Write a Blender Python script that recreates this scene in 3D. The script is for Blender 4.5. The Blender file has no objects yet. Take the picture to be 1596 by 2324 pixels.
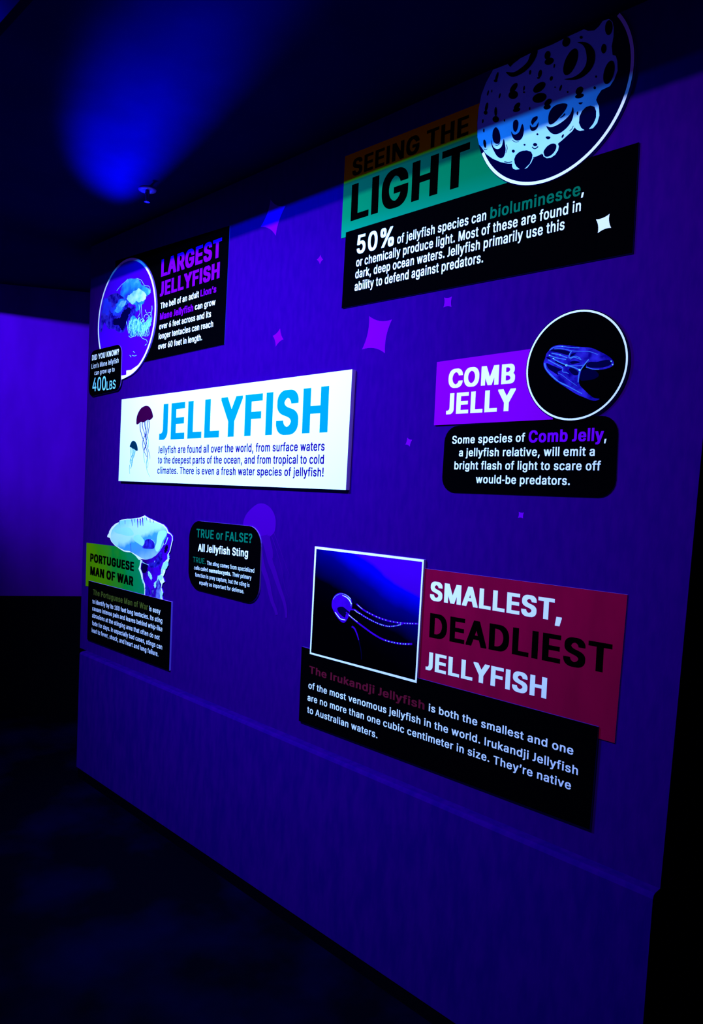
import bpy, math, os, random
import numpy as np
from mathutils import Vector, Matrix
from mathutils.geometry import delaunay_2d_cdt
from math import sin, cos, pi

SC = bpy.context.scene
COL = SC.collection

# ------------------------------------------------------------------ camera
F_PX, IW, IH = 1650.08, 1596.0, 2324.0
HC = 1.54                      # eye height above the floor (m)
U = 1.7                        # distance of the eye from the sign wall (m)
AX = Vector((0.7091819, 0.70377939, 0.04189992))      # camera right
AD = Vector((0.0540674, 0.00496533, -0.99852494))     # camera down
AF = Vector((-0.70294932, 0.71040124, -0.0345302))    # camera forward
cam_d = bpy.data.cameras.new('camera')
cam_d.sensor_fit = 'HORIZONTAL'
cam_d.sensor_width = 36.0
cam_d.lens = 36.0 * F_PX / IW
cam_d.clip_start = 0.02
cam = bpy.data.objects.new('camera', cam_d)
COL.objects.link(cam)
cam.matrix_world = Matrix(((AX.x, -AD.x, -AF.x, 0.0), (AX.y, -AD.y, -AF.y, -U), (AX.z, -AD.z, -AF.z, HC), (0, 0, 0, 1)))
SC.camera = cam

# ------------------------------------------------------------------ view, world, lamps
vs = SC.view_settings
vs.view_transform = 'Standard'
vs.look = 'None'
vs.exposure = 0.0
vs.gamma = 1.0
vs.use_curve_mapping = False
wd = bpy.data.worlds.new('world')
SC.world = wd
wd.use_nodes = True
bg = wd.node_tree.nodes['Background']
bg.inputs[0].default_value = (0.09, 0.035, 0.58, 1)
bg.inputs[1].default_value = 0.68

def spot(name, loc, target, col, power, angle, blend, radius):
    ld = bpy.data.lights.new(name, 'SPOT')
    ld.color = col; ld.energy = power
    ld.spot_size = math.radians(angle); ld.spot_blend = blend
    ld.shadow_soft_size = radius
    o = bpy.data.objects.new(name, ld); COL.objects.link(o)
    o.location = loc
    o.rotation_euler = (Vector(target) - Vector(loc)).to_track_quat('-Z', 'Y').to_euler()
    return o
# black lights and one added right-hand spot behind the ceiling valance: the valance's lower lip cuts their light off high on the wall
spot('blacklight_and_fill_white', (-2.5, -1.5, 2.642), (-2.55, 0.0, 1.7), (0.50, 0.66, 1.0), 330, 102, 1.0, 0.004)
spot('blacklight_and_fill_white', (-1.05, -1.5, 2.642), (-1.1, 0.0, 1.85), (0.56, 0.68, 1.0), 130, 88, 1.0, 0.004)  # extra spot, added only to brighten the right-hand signs
spot('blacklight_spot_blue', (-2.15, -1.5, 2.622), (-2.15, 0.0, 1.6), (0.0, 0.22, 1.0), 330, 118, 1.0, 0.004)
spot('blacklight_spot_far', (-3.75, -1.5, 2.63), (-4.75, 0.15, 2.1), (0.16, 0.05, 1.0), 480, 62, 0.9, 0.006)
# lamp in the passage beyond the wall's far end, washing up over the ceiling
spot('passage_uplight', (-4.12, 0.13, 1.95), (-2.36, -0.36, 2.712), (0.0, 0.0, 1.0), 5200, 20, 1.0, 0.04)

# ------------------------------------------------------------------ materials
MATS = {}
GLOSSY = ('chrome', 'dark_metal', 'floor_concrete', 'board_edge', 'board_edge_violet')      # everything else is matt print or paint
def mat(name, col, rough=0.6, spec=0.3, noise=None):
    """noise = (second colour, scale, stretch) mixes a second tint in by object-space noise"""
    m = bpy.data.materials.new(name); m.use_nodes = True
    nt = m.node_tree; b = nt.nodes['Principled BSDF']
    b.inputs['Base Color'].default_value = (*col, 1)
    b.inputs['Roughness'].default_value = rough
    b.inputs['Specular IOR Level'].default_value = spec if name in GLOSSY else 0.0
    if noise:
        c2, sc, st = noise[:3]
        lo, hi = noise[3:5] if len(noise) > 3 else (0.35, 0.65)
        tc = nt.nodes.new('ShaderNodeNewGeometry'); mp = nt.nodes.new('ShaderNodeMapping')
        mp.inputs['Scale'].default_value = st
        nz = nt.nodes.new('ShaderNodeTexNoise'); nz.inputs['Scale'].default_value = sc; nz.inputs['Detail'].default_value = 5
        rp = nt.nodes.new('ShaderNodeValToRGB')
        rp.color_ramp.elements[0].position = lo; rp.color_ramp.elements[0].color = (*col, 1)
        rp.color_ramp.elements[1].position = hi; rp.color_ramp.elements[1].color = (*c2, 1)
        L = nt.links.new
        L(tc.outputs['Position'], mp.inputs['Vector']); L(mp.outputs[0], nz.inputs['Vector'])
        L(nz.outputs[0], rp.inputs[0]); L(rp.outputs[0], b.inputs['Base Color'])
    MATS[name] = m
    return m

def bump(m, scale, stretch, strength, dist=0.002):
    nt = m.node_tree; b = nt.nodes['Principled BSDF']; L = nt.links.new
    tc = nt.nodes.new('ShaderNodeNewGeometry'); mp = nt.nodes.new('ShaderNodeMapping'); mp.inputs['Scale'].default_value = stretch
    nz = nt.nodes.new('ShaderNodeTexNoise'); nz.inputs['Scale'].default_value = scale; nz.inputs['Detail'].default_value = 4
    bp = nt.nodes.new('ShaderNodeBump'); bp.inputs['Strength'].default_value = strength; bp.inputs['Distance'].default_value = dist
    L(tc.outputs['Position'], mp.inputs['Vector']); L(mp.outputs[0], nz.inputs['Vector']); L(nz.outputs[0], bp.inputs['Height']); L(bp.outputs[0], b.inputs['Normal'])

def grad_mat(name, stops, p0, p1, rough=0.5, nz_amt=0.0, nz_scale=10):
    """printed colour gradient running from point p0 to p1 (metres), optionally broken up with noise"""
    m = bpy.data.materials.new(name); m.use_nodes = True
    nt = m.node_tree; b = nt.nodes['Principled BSDF']; L = nt.links.new
    b.inputs['Roughness'].default_value = rough; b.inputs['Specular IOR Level'].default_value = 0.0
    g = nt.nodes.new('ShaderNodeNewGeometry')
    d = Vector(p1) - Vector(p0); ln2 = d.length_squared
    sub = nt.nodes.new('ShaderNodeVectorMath'); sub.operation = 'SUBTRACT'; sub.inputs[1].default_value = p0
    dot = nt.nodes.new('ShaderNodeVectorMath'); dot.operation = 'DOT_PRODUCT'; dot.inputs[1].default_value = d / ln2
    L(g.outputs['Position'], sub.inputs[0]); L(sub.outputs[0], dot.inputs[0])
    out = dot.outputs['Value']
    if nz_amt:
        nz = nt.nodes.new('ShaderNodeTexNoise'); nz.inputs['Scale'].default_value = nz_scale; nz.inputs['Detail'].default_value = 5
        L(g.outputs['Position'], nz.inputs['Vector'])
        ma = nt.nodes.new('ShaderNodeMath'); ma.operation = 'MULTIPLY_ADD'; ma.inputs[1].default_value = nz_amt; ma.inputs[2].default_value = -nz_amt / 2
        L(nz.outputs[0], ma.inputs[0])
        ad = nt.nodes.new('ShaderNodeMath'); ad.operation = 'ADD'; L(out, ad.inputs[0]); L(ma.outputs[0], ad.inputs[1]); out = ad.outputs[0]
    rp = nt.nodes.new('ShaderNodeValToRGB'); cr = rp.color_ramp
    while len(cr.elements) < len(stops): cr.elements.new(0.5)
    for e, (p, c) in zip(cr.elements, stops): e.position = p; e.color = (*c, 1)
    L(out, rp.inputs[0]); L(rp.outputs[0], b.inputs['Base Color'])
    MATS[name] = m
    return m

mat('wall_paint', (0.015, 0.0, 0.105), 0.75, 0.1, ((0.022, 0.0, 0.118), 3.0, (16, 16, 5)))
bump(MATS['wall_paint'], 60, (4, 4, 1), 0.25)
mat('wall_lower_paint', (0.011, 0.0, 0.115), 0.75, 0.1, ((0.022, 0.0, 0.135), 2.5, (14, 14, 4)))
bump(MATS['wall_lower_paint'], 60, (4, 4, 1), 0.25)
mat('far_wall_paint', (0.07, 0.0, 0.20), 0.7, 0.15, ((0.09, 0.0, 0.24), 2.2, (3, 3, 1)))
mat('black_paint', (0.0012, 0.0012, 0.003), 0.8, 0.1)
mat('end_face_dark', (0.002, 0.001, 0.012), 0.8, 0.1)  # end face: much darker tone of the wall's blue
mat('ceiling_paint', (0.001, 0.001, 0.045), 0.9, 0.0, ((0.001, 0.001, 0.055), 5.0, (1, 1, 1)))
mat('valance_paint', (0.0008, 0.0, 0.016), 0.8, 0.1, ((0.004, 0.0, 0.019), 6.0, (1, 1, 1)))
mat('floor_concrete', (0.0002, 0.0002, 0.003), 0.6, 0.02, ((0.001, 0.0004, 0.022), 2.2, (1, 1, 1), 0.45, 0.75))
mat('rubber', (0.0008, 0.0008, 0.003), 0.7, 0.1)
mat('board_black', (0.0003, 0.0003, 0.0008), 0.8, 0.0)
mat('board_edge', (0.30, 0.12, 0.75), 0.5, 0.3)
mat('board_edge_violet', (0.06, 0.01, 0.25), 0.5, 0.3)
mat('ink_white', (0.95, 0.95, 0.95), 0.6, 0.2)
mat('ink_black', (0.0003, 0.0003, 0.0004), 0.8, 0.0)
mat('ink_purple', (0.17, 0.0, 0.48), 0.6, 0.2)
mat('ink_magenta', (0.17, 0.0, 0.45), 0.6, 0.2)
mat('ink_teal_text', (0.0, 0.13, 0.06), 0.6, 0.2)
mat('ink_olive_text', (0.07, 0.09, 0.01), 0.6, 0.2)
mat('ink_maroon_text', (0.13, 0.005, 0.018), 0.6, 0.2)
mat('ink_cyan', (0.0, 0.20, 0.80), 0.6, 0.2)
mat('ink_cyan_pale', (0.25, 0.75, 0.9), 0.6, 0.2)
mat('ink_blue', (0.012, 0.0, 0.12), 0.6, 0.2)
mat('ink_navy', (0.0, 0.0, 0.022), 0.6, 0.2)
mat('ink_navy_shaded', (0.0, 0.0, 0.008), 0.6, 0.2)
mat('ink_violet', (0.06, 0.0, 0.55), 0.6, 0.2)
mat('ink_plum', (0.035, 0.0, 0.022), 0.6, 0.2)
mat('ink_teal_dark', (0.0, 0.02, 0.04), 0.6, 0.2)
mat('ink_line', (0.03, 0.02, 0.15), 0.6, 0.2)
mat('ink_line_pale', (0.08, 0.35, 0.5), 0.6, 0.2)
mat('board_white', (0.80, 0.90, 0.93), 0.6, 0.25)
mat('board_purple', (0.25, 0.0, 0.42), 0.6, 0.25)
mat('board_maroon', (0.22, 0.0005, 0.023), 0.65, 0.1, ((0.28, 0.0005, 0.028), 4.0, (3, 3, 1)))
mat('moon_white', (0.30, 0.72, 0.95), 0.6, 0.2, ((0.45, 0.84, 0.97), 5.0, (1, 1, 1)))
mat('comb_blue', (0.004, 0.0, 0.15), 0.6, 0.2, ((0.035, 0.02, 0.42), 40.0, (1, 1, 1)))
mat('comb_line', (0.06, 0.2, 0.55), 0.6, 0.2)
mat('comb_deep', (0.0, 0.0, 0.03), 0.6, 0.2)
mat('decal_violet', (0.055, 0.0, 0.20), 0.7, 0.15)
mat('decal_violet_soft', (0.038, 0.0, 0.155), 0.7, 0.15)
mat('chrome', (0.25, 0.12, 0.8), 0.35, 0.5)
mat('dark_metal', (0.01, 0.01, 0.05), 0.4, 0.5)
mat('scrap_red', (0.35, 0.01, 0.15), 0.7, 0.1)

# ------------------------------------------------------------------ helpers
def wall_pt(px, py, d=0.0):
    """point of the sign wall (plane y = -d, metres) on the sight line through photo pixel px, py"""
    v = AX * ((px - IW / 2) / F_PX) + AD * ((py - IH / 2) / F_PX) + AF
    t = (U - d) / v.y
    return Vector((v.x * t, -d, HC + v.z * t))

def link_mesh(name, verts, faces, material, parent=None, smooth=False):
    me = bpy.data.meshes.new(name)
    me.from_pydata([tuple(v) for v in verts], [], faces)
    me.update()
    mats = material if isinstance(material, (list, tuple)) else [material]
    for m in mats: me.materials.append(MATS[m])
    if smooth:
        for p in me.polygons: p.use_smooth = True
    o = bpy.data.objects.new(name, me); COL.objects.link(o)
    if parent is not None:
        o.parent = parent
    return o

def empty(name, loc, label, cat, group=None):
    o = bpy.data.objects.new(name, None); COL.objects.link(o)
    o.empty_display_size = 0.05
    o.location = (0, 0, 0)
    o['label'] = label; o['category'] = cat
    if group: o['group'] = group
    o['base'] = tuple(loc)
    return o

def settle(root):
    """move a thing's origin to its base without moving its parts"""
    b = Vector(root['base']); del root['base']
    for ch in root.children:
        ch.matrix_parent_inverse = Matrix.Translation(-b)
    root.location = b

def catmull(pts, n=6, closed=True):
    out = []; N = len(pts)
    rng = range(N) if closed else range(N - 1)
    for i in rng:
        if closed: p0, p1, p2, p3 = pts[i - 1], pts[i], pts[(i + 1) % N], pts[(i + 2) % N]
        else: p0, p1, p2, p3 = pts[max(i - 1, 0)], pts[i], pts[i + 1], pts[min(i + 2, N - 1)]
        for k in range(n):
            t = k / n
            out.append(tuple(0.5 * (2 * b + (c - a) * t + (2 * a - 5 * b + 4 * c - d) * t * t + (3 * b - a - 3 * c + d) * t ** 3)
                             for a, b, c, d in zip(p0, p1, p2, p3)))
    if not closed: out.append(tuple(pts[-1]))
    return out

def ragged(P, amp, seed=1, n=3):
    """wispy outline: subdivide and push points about"""
    rnd = random.Random(seed)
    for k in range(n):
        Q = []
        for i, p in enumerate(P):
            q = P[(i + 1) % len(P)]
            l = math.hypot(q[0] - p[0], q[1] - p[1])
            Q += [p, ((p[0] + q[0]) / 2 + rnd.uniform(-1, 1) * min(amp, l * 0.3), (p[1] + q[1]) / 2 + rnd.uniform(-1, 1) * min(amp, l * 0.3))]
        P = Q; amp *= 0.6
    return P

def area2(P):
    return sum(P[i][0] * P[(i + 1) % len(P)][1] - P[(i + 1) % len(P)][0] * P[i][1] for i in range(len(P)))

def Z(ox, oy, s, pts):
    return [(ox + x * s, oy + y * s) for x, y in pts]

def to_wall(pts_px, d):
    return [wall_pt(x, y, d) for x, y in pts_px]

def prism(name, W, d0, d1, front, edge, parent):
    """a board: outline W (x, z in metres) standing from y=-d0 (back) to y=-d1 (front)"""
    if area2(W) < 0: W = W[::-1]
    n = len(W)
    v = [(x, -d1, z) for x, z in W] + [(x, -d0, z) for x, z in W]
    f = [tuple(range(n)), tuple(range(2 * n - 1, n - 1, -1))]
    f += [((i + 1) % n, i, n + i, n + (i + 1) % n) for i in range(n)]
    o = link_mesh(name, v, f, [front, edge], parent)
    for k, p in enumerate(o.data.polygons): p.material_index = 0 if k < 1 else 1
    return o

def xz(pts_px, d):
    return [(p.x, p.z) for p in to_wall(pts_px, d)]

def board(name, pts_px, d0, d1, front, edge, parent):
    return prism(name, xz(pts_px, d1), d0, d1, front, edge, parent)

def rect_fit(pts_px, d):
    """true rectangle through four photo corners TL TR BR BL"""
    w = xz(pts_px, d)
    x0 = (w[0][0] + w[3][0]) / 2; x1 = (w[1][0] + w[2][0]) / 2
    return w

def rounded(w, r, n=6):
    """round the corners of quad w (x,z list) with radius r"""
    out = []
    N = len(w)
    for i in range(N):
        p = Vector(w[i]); a = (Vector(w[i - 1]) - p).normalized(); b = (Vector(w[(i + 1) % N]) - p).normalized()
        for k in range(n + 1):
            t = k / n
            q = p + a * r * (1 - t) ** 2 * 1.0 + b * r * t ** 2
            # quadratic blend pulled out a little to look like an arc
            arc = p + a * r * (1 - sin(t * pi / 2)) + b * r * (1 - cos(t * pi / 2))
            out.append(tuple(arc))
    return out

class Many(list):
    def __setitem__(self, k, v):
        for o in self: o[k] = v

def flats(name, polys, d, material, parent, step=0.00002, joined=False):
    """flat printed shapes on the plane y=-d from photo-pixel outlines, one object per shape unless joined"""
    if len(polys) > 1 and not joined:
        return Many(flats(name, [P], d + k * step, material, parent) for k, P in enumerate(polys))
    V, Fc = [], []
    for k, P in enumerate(polys):
        W = xz(P, d)
        if area2(W) < 0: W = W[::-1]
        i0 = len(V)
        V += [(x, -d - k * step, z) for x, z in W]
        Fc.append(tuple(range(i0, i0 + len(W))))
    return link_mesh(name, V, Fc, material, parent)

def flats_xz(name, polys, d, material, parent):
    V, Fc = [], []
    for k, W in enumerate(polys):
        if area2(W) < 0: W = W[::-1]
        i0 = len(V)
        V += [(x, -d - k * 0.00002, z) for x, z in W]
        Fc.append(tuple(range(i0, i0 + len(W))))
    return link_mesh(name, V, Fc, material, parent)

def ribbon(pts, w0, w1, n=5):
    """outline of a tapering stroke along photo pixels"""
    c = catmull(pts, n, False)
    L, R = [], []
    for i, p in enumerate(c):
        a = c[max(i - 1, 0)]; b = c[min(i + 1, len(c) - 1)]
        dx, dy = b[0] - a[0], b[1] - a[1]; l = math.hypot(dx, dy) or 1
        w = (w0 + (w1 - w0) * i / (len(c) - 1)) / 2
        L.append((p[0] - dy / l * w, p[1] + dx / l * w)); R.append((p[0] + dy / l * w, p[1] - dx / l * w))
    return L + R[::-1]

def strips(name, strokes, d, material, parent, joined=False):
    if len(strokes) > 1 and not joined:
        return Many(strips(name, [st], d + k * 0.00001, material, parent) for k, st in enumerate(strokes))
    return strips_joined(name, strokes, d, material, parent)

def strips_joined(name, strokes, d, material, parent):
    """tapering printed strokes as quad strips: strokes = [(points, w0, w1)] in photo pixels"""
    V, Fc = [], []
    for k, (pts, w0, w1) in enumerate(strokes):
        o = ribbon(pts, w0, w1); n = len(o) // 2
        W = xz(o, d); i0 = len(V)
        V += [(x, -d - k * 0.00001, z) for x, z in W]
        for i in range(n - 1):
            a, b, c, e = i0 + i, i0 + i + 1, i0 + 2 * n - 2 - i, i0 + 2 * n - 1 - i
            Fc.append((a, b, c, e))
    return link_mesh(name, V, Fc, material, parent)

def stuff(o):
    o['kind'] = 'stuff'
    return o

def ell(cx, cy, rx, ry, rot=0, n=20):
    r = math.radians(rot)
    return [(cx + rx * cos(t) * cos(r) - ry * sin(t) * sin(r), cy + rx * cos(t) * sin(r) + ry * sin(t) * cos(r))
            for t in (2 * pi * i / n for i in range(n))]

# ------------------------------------------------------------------ lettering
FONT = None
try:
    FONT = bpy.data.fonts.load(os.path.join(bpy.utils.system_resource('DATAFILES', path='fonts'), 'Inter.woff2'))
except Exception:
    FONT = None
_raw, _glyph, _adv = {}, {}, {}
def bar(x0, x1, y0, y1): return [(x0, y0), (x1, y0), (x1, y1), (x0, y1)], [(0, 1, 2, 3)]
def hook_j():
    """plain capital J: straight stem with a short foot turned to the left"""
    path = [(0.0, 0.046), (0.055, 0.047)] + [(0.055 + 0.145 * sin(t * pi / 16), 0.192 - 0.145 * cos(t * pi / 16)) for t in range(1, 9)] + [(0.2, 0.727)]
    L = [(0.0, 0.0)] + [(0.055 + 0.19 * sin(t * pi / 16), 0.192 - 0.192 * cos(t * pi / 16)) for t in range(0, 9)] + [(0.245, 0.727)]
    R = [(0.0, 0.085)] + [(0.055 + 0.10 * sin(t * pi / 16), 0.192 - 0.107 * cos(t * pi / 16)) for t in range(0, 9)] + [(0.155, 0.727)]
    n = len(L)
    return L + R, [(i, i + 1, n + i + 1, n + i) for i in range(n - 1)]
def fit_cap(g):
    h = max(v[1] for v in raw_text('H', 1)[0]) / 0.727
    return ([(x * h, y * h) for x, y in g[0]], g[1])
PLAIN = {'-': (bar(0.04, 0.27, 0.245, 0.325), 0.31), 'I': (bar(0.08, 0.17, 0, 0.727), 0.25), 'l': (bar(0.065, 0.145, 0, 0.756), 0.21), 'J': (hook_j(), 0.32)}
def raw_text(body, res):
    k = (body, res)
    if body in PLAIN:
        vs, fs = fit_cap(PLAIN[body][0])
        return vs, [(f[i], f[(i + 1) % len(f)]) for f in fs for i in range(len(f))]
    if k not in _raw:
        c = bpy.data.curves.new('t', 'FONT'); c.body = body
        if FONT: c.font = FONT
        c.resolution_u = res; c.fill_mode = 'NONE'; c.dimensions = '2D'
        o = bpy.data.objects.new('t', c)
        me = o.to_mesh()
        _raw[k] = ([(v.co.x, v.co.y) for v in me.vertices], [tuple(ed.vertices) for ed in me.edges])
        o.to_mesh_clear(); bpy.data.objects.remove(o); bpy.data.curves.remove(c)
    return _raw[k]

def advance(ch):
    if ch in PLAIN: return PLAIN[ch][1] * max(v[1] for v in raw_text('H', 1)[0]) / 0.727
    if ch not in _adv:
        _adv[ch] = max(v[0] for v in raw_text('H' + ch + 'H', 1)[0]) - max(v[0] for v in raw_text('HH', 1)[0])
    return _adv[ch]

def fill(vs, edges, hexes):
    """triangles covering the letter outline (non-zero winding) together with the swept hexagons"""
    pts = [vs[i] for i in range(len(vs))]; ed = list(edges); k = len(pts)
    for P in hexes:
        pts += P; ed += [(k + i, k + (i + 1) % len(P)) for i in range(len(P))]; k += len(P)
    for eps in (2e-4, 5e-5, 5e-4, 1e-5):
        r = delaunay_2d_cdt([Vector(p) for p in pts], ed, [], 0, eps)
        nv = np.array([(v.x, v.y) for v in r[0]]); nf = np.array([tuple(f) for f in r[2]])
        T = nv[nf]; c = T.mean(axis=1)
        wn = np.zeros(len(nf))
        for a, b in edges:
            (x0, y0), (x1, y1) = vs[a], vs[b]
            if y0 == y1: continue
            side = (x1 - x0) * (c[:, 1] - y0) - (y1 - y0) * (c[:, 0] - x0)
            if y1 > y0: wn += (c[:, 1] >= y0) & (c[:, 1] < y1) & (side > 0)
            else: wn -= (c[:, 1] >= y1) & (c[:, 1] < y0) & (side < 0)
        inside = wn != 0
        for P in hexes:
            A = np.array(P); B = np.roll(A, -1, axis=0); ok = np.ones(len(nf), bool)
            for (ax, ay), (bx, by) in zip(A, B):
                ok &= (bx - ax) * (c[:, 1] - ay) - (by - ay) * (c[:, 0] - ax) > -1e-9
            inside |= ok
        # the triangulation must tile its whole extent, else try another tolerance
        tri = np.abs((T[:, 1, 0] - T[:, 0, 0]) * (T[:, 2, 1] - T[:, 0, 1]) - (T[:, 1, 1] - T[:, 0, 1]) * (T[:, 2, 0] - T[:, 0, 0])) / 2
        if abs(tri.sum() - hull_area(nv)) < 2e-3 * tri.sum(): break
    keep = nf[inside]
    used = np.unique(keep); idx = {int(u): i for i, u in enumerate(used)}
    return [tuple(nv[u]) for u in used], [tuple(idx[int(i)] for i in f) for f in keep]

def hull_area(nv):
    P = sorted(map(tuple, nv))
    def half(Q):
        h = []
        for p in Q:
            while len(h) > 1 and (h[-1][0] - h[-2][0]) * (p[1] - h[-2][1]) - (h[-1][1] - h[-2][1]) * (p[0] - h[-2][0]) <= 0: h.pop()
            h.append(p)
        return h[:-1]
    return area2(half(P) + half(P[::-1])) / 2

def glyph(ch, bold, res):
    key = (ch, bold, res)
    if key in _glyph: return _glyph[key]
    vs, ed = raw_text(ch, res)
    hexes = []
    if bold > 0:
        # thicken every stroke: sweep a small box along the outlines
        bx, by = bold, bold * 0.45
        for a, b in ed:
            (x0, y0), (x1, y1) = vs[a], vs[b]
            if (x1, y1) < (x0, y0): x0, y0, x1, y1 = x1, y1, x0, y0
            if math.hypot(x1 - x0, y1 - y0) < 1e-6: continue
            if y1 >= y0:
                q = [(x0 - bx, y0 - by), (x0 + bx, y0 - by), (x1 + bx, y1 - by), (x1 + bx, y1 + by), (x1 - bx, y1 + by), (x0 - bx, y0 + by)]
            else:
                q = [(x0 - bx, y0 - by), (x1 - bx, y1 - by), (x1 + bx, y1 - by), (x1 + bx, y1 + by), (x0 + bx, y0 + by), (x0 - bx, y0 + by)]
            hexes.append(q)
    _glyph[key] = fill(vs, ed, hexes) if vs else ([], [])
    return _glyph[key]

def glyphs(body, bold, res, spacing):
    oV, oF, x = [], [], 0.0
    for ch in body:
        if ch != ' ':
            V, Fo = glyph(ch, bold, res)
            i0 = len(oV)
            oV += [(x + p[0], p[1]) for p in V]
            oF += [tuple(i0 + i for i in f) for f in Fo]
            x += advance(ch) + (spacing - 1.0) * 0.6 + bold * 0.9
        else:
            x += advance(ch) * 1.12
    return oV, oF

_caph = {}
def cap_height(bold):
    if bold not in _caph:
        vs, _ = glyphs('H', bold, 3, 1.0)
        _caph[bold] = max(v[1] for v in vs)
        _caph[bold] -= min(v[1] for v in vs)
    return _caph[bold]

def text(parent, body, p0, p1, cap_px, ink, d, bold=0.02, res=4, label=None, spacing=1.04):
    """one printed line: ink starts at baseline pixel p0, ends at baseline pixel p1; cap_px = cap height at p0"""
    vs, fs = glyphs(body, bold, res, spacing)
    a, b = wall_pt(*p0, d), wall_pt(*p1, d)
    top = wall_pt(p0[0], p0[1] - cap_px, d)
    ch = top.z - a.z
    x0 = min(v[0] for v in vs); x1 = max(v[0] for v in vs)
    sx = (b.x - a.x) / (x1 - x0); sz = ch / cap_height(bold)
    sl = (b.z - a.z) / (b.x - a.x)
    by = bold * 0.45
    V = []
    for x, y in vs:
        X = (x - x0) * sx
        V.append((a.x + X, -d, a.z + X * sl + (y + by) * sz))
    o = link_mesh('lettering', V, fs, ink, parent)
    if label: o['label'] = label
    return o

# ------------------------------------------------------------------ the setting
CEIL = 2.712
def structure(name, V, Fc, m):
    o = link_mesh(name, V, Fc, m); o['kind'] = 'structure'; return o

def box_vf(x0, x1, y0, y1, z0, z1):
    V = [(x0, y0, z0), (x1, y0, z0), (x1, y1, z0), (x0, y1, z0), (x0, y0, z1), (x1, y0, z1), (x1, y1, z1), (x0, y1, z1)]
    Fc = [(0, 3, 2, 1), (4, 5, 6, 7), (0, 1, 5, 4), (1, 2, 6, 5), (2, 3, 7, 6), (3, 0, 4, 7)]
    return V, Fc

V, Fc = box_vf(-8, 4, -5, 4, -0.1, 0.0)
structure('floor', V, Fc, 'floor_concrete')
V, Fc = box_vf(-8, 4, -5, 4, CEIL, CEIL + 0.1)
structure('ceiling', V, Fc, 'ceiling_paint')

# sign wall: upper field, and a lower part standing 4 cm proud with a ledge on top
XL, XRB, XRT, TH = -3.632, -0.628, -0.556, 0.34
LEDGE = 0.643; PR = 0.04
V = [(XL, 0, LEDGE), (XRB, 0, LEDGE), (XRT, 0, CEIL), (XL, 0, CEIL), (XL, TH, LEDGE), (XRB, TH, LEDGE), (XRT, TH, CEIL), (XL, TH, CEIL)]
Fc = [(0, 1, 2, 3), (5, 4, 7, 6), (1, 5, 6, 2), (4, 0, 3, 7), (3, 2, 6, 7), (0, 4, 5, 1)]
o = structure('wall_front', V, Fc, ['wall_paint', 'end_face_dark'])
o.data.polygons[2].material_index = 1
# lower part: rounded nosing along the ledge
prof = [(-PR, 0.05), (-PR, LEDGE - 0.010), (-PR + 0.004, LEDGE - 0.003), (-PR + 0.011, LEDGE), (TH, LEDGE), (TH, 0.05)]
n = len(prof)
xr = XRB - 0.012
V = [(XL if y >= 0 else XL + 0.085, y, z) for y, z in prof] + [(XRB - 0.012 * 0 - (0.012 if z < 0.3 else 0), y, z) for y, z in prof]
Fc = [tuple(range(n)), tuple(range(2 * n - 1, n - 1, -1))] + [(i + n, (i + 1) % n + n, (i + 1) % n, i) for i in range(n)]
o = structure('wall_front_lower', V, Fc, ['wall_lower_paint', 'end_face_dark'])
o.data.polygons[1].material_index = 1
V, Fc = box_vf(XL + 0.095, XRB - 0.02, -PR + 0.004, TH, 0.0, 0.05)
structure('baseboard_front', V, Fc, 'rubber')

# far wall beyond the passage on the left: lit painted field over a black base
A0 = Vector((-4.779, 0.027)); DIR = (Vector((-4.540, 0.413)) - A0).normalized(); NRM = Vector((DIR.y, -DIR.x))
def slab(s0, s1, t0, t1, z0, z1):
    q = [A0 + DIR * s0 + NRM * t0, A0 + DIR * s1 + NRM * t0, A0 + DIR * s1 + NRM * t1, A0 + DIR * s0 + NRM * t1]
    V = [(p.x, p.y, z0) for p in q] + [(p.x, p.y, z1) for p in q]
    return V, [(0, 1, 2, 3), (7, 6, 5, 4), (4, 5, 1, 0), (5, 6, 2, 1), (6, 7, 3, 2), (7, 4, 0, 3)]
V, Fc = slab(-2.6, 2.2, -0.12, 0.0, 0.755, CEIL)
structure('wall_left', V, Fc, 'far_wall_paint')
V, Fc = slab(-2.6, 2.2, -0.12, 0.004, 0.0, 0.757)
structure('wall_left_lower', V, Fc, 'black_paint')
# dark wall closing the space behind
V, Fc = box_vf(-8, 4, 3.2, 3.3, 0.0, CEIL)
structure('wall_back', V, Fc, 'black_paint')
V, Fc = box_vf(3.0, 3.1, -5, 3.2, 0.0, CEIL)
structure('wall_right', V, Fc, 'black_paint')

# ceiling valance that hides and cuts off the lamps
V, Fc = box_vf(-5.6, 2.9, -1.07, -1.05, 2.60, CEIL)
structure('trim_1', V, Fc, 'valance_paint')

# ------------------------------------------------------------------ lathe / sprinkler
def lathe(name, prof, loc, m, parent, seg=28, axis_tilt=None):
    V, Fc = [], []
    n = len(prof)
    for i in range(seg):
        a = 2 * pi * i / seg
        for r, z in prof: V.append((loc[0] + r * cos(a), loc[1] + r * sin(a), loc[2] + z))
    for i in range(seg):
        for k in range(n - 1):
            j = (i + 1) % seg
            Fc.append((i * n + k, j * n + k, j * n + k + 1, i * n + k + 1))
    return link_mesh(name, V, Fc, m, parent, True)
SPR = (-2.735, -0.192, CEIL)
sp = empty('ceiling_sprinkler', SPR, 'small pendent fire sprinkler with round plate on the dark ceiling', 'sprinkler')
lathe('escutcheon', [(0.0, -0.004), (0.017, -0.005), (0.026, -0.007), (0.034, -0.005), (0.036, 0.0), (0.0, 0.0)], SPR, 'chrome', sp)
lathe('sprinkler_body', [(0.0, 0.0), (0.009, -0.004), (0.009, -0.02), (0.006, -0.022), (0.004, -0.045), (0.0, -0.046)], SPR, 'dark_metal', sp)
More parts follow.
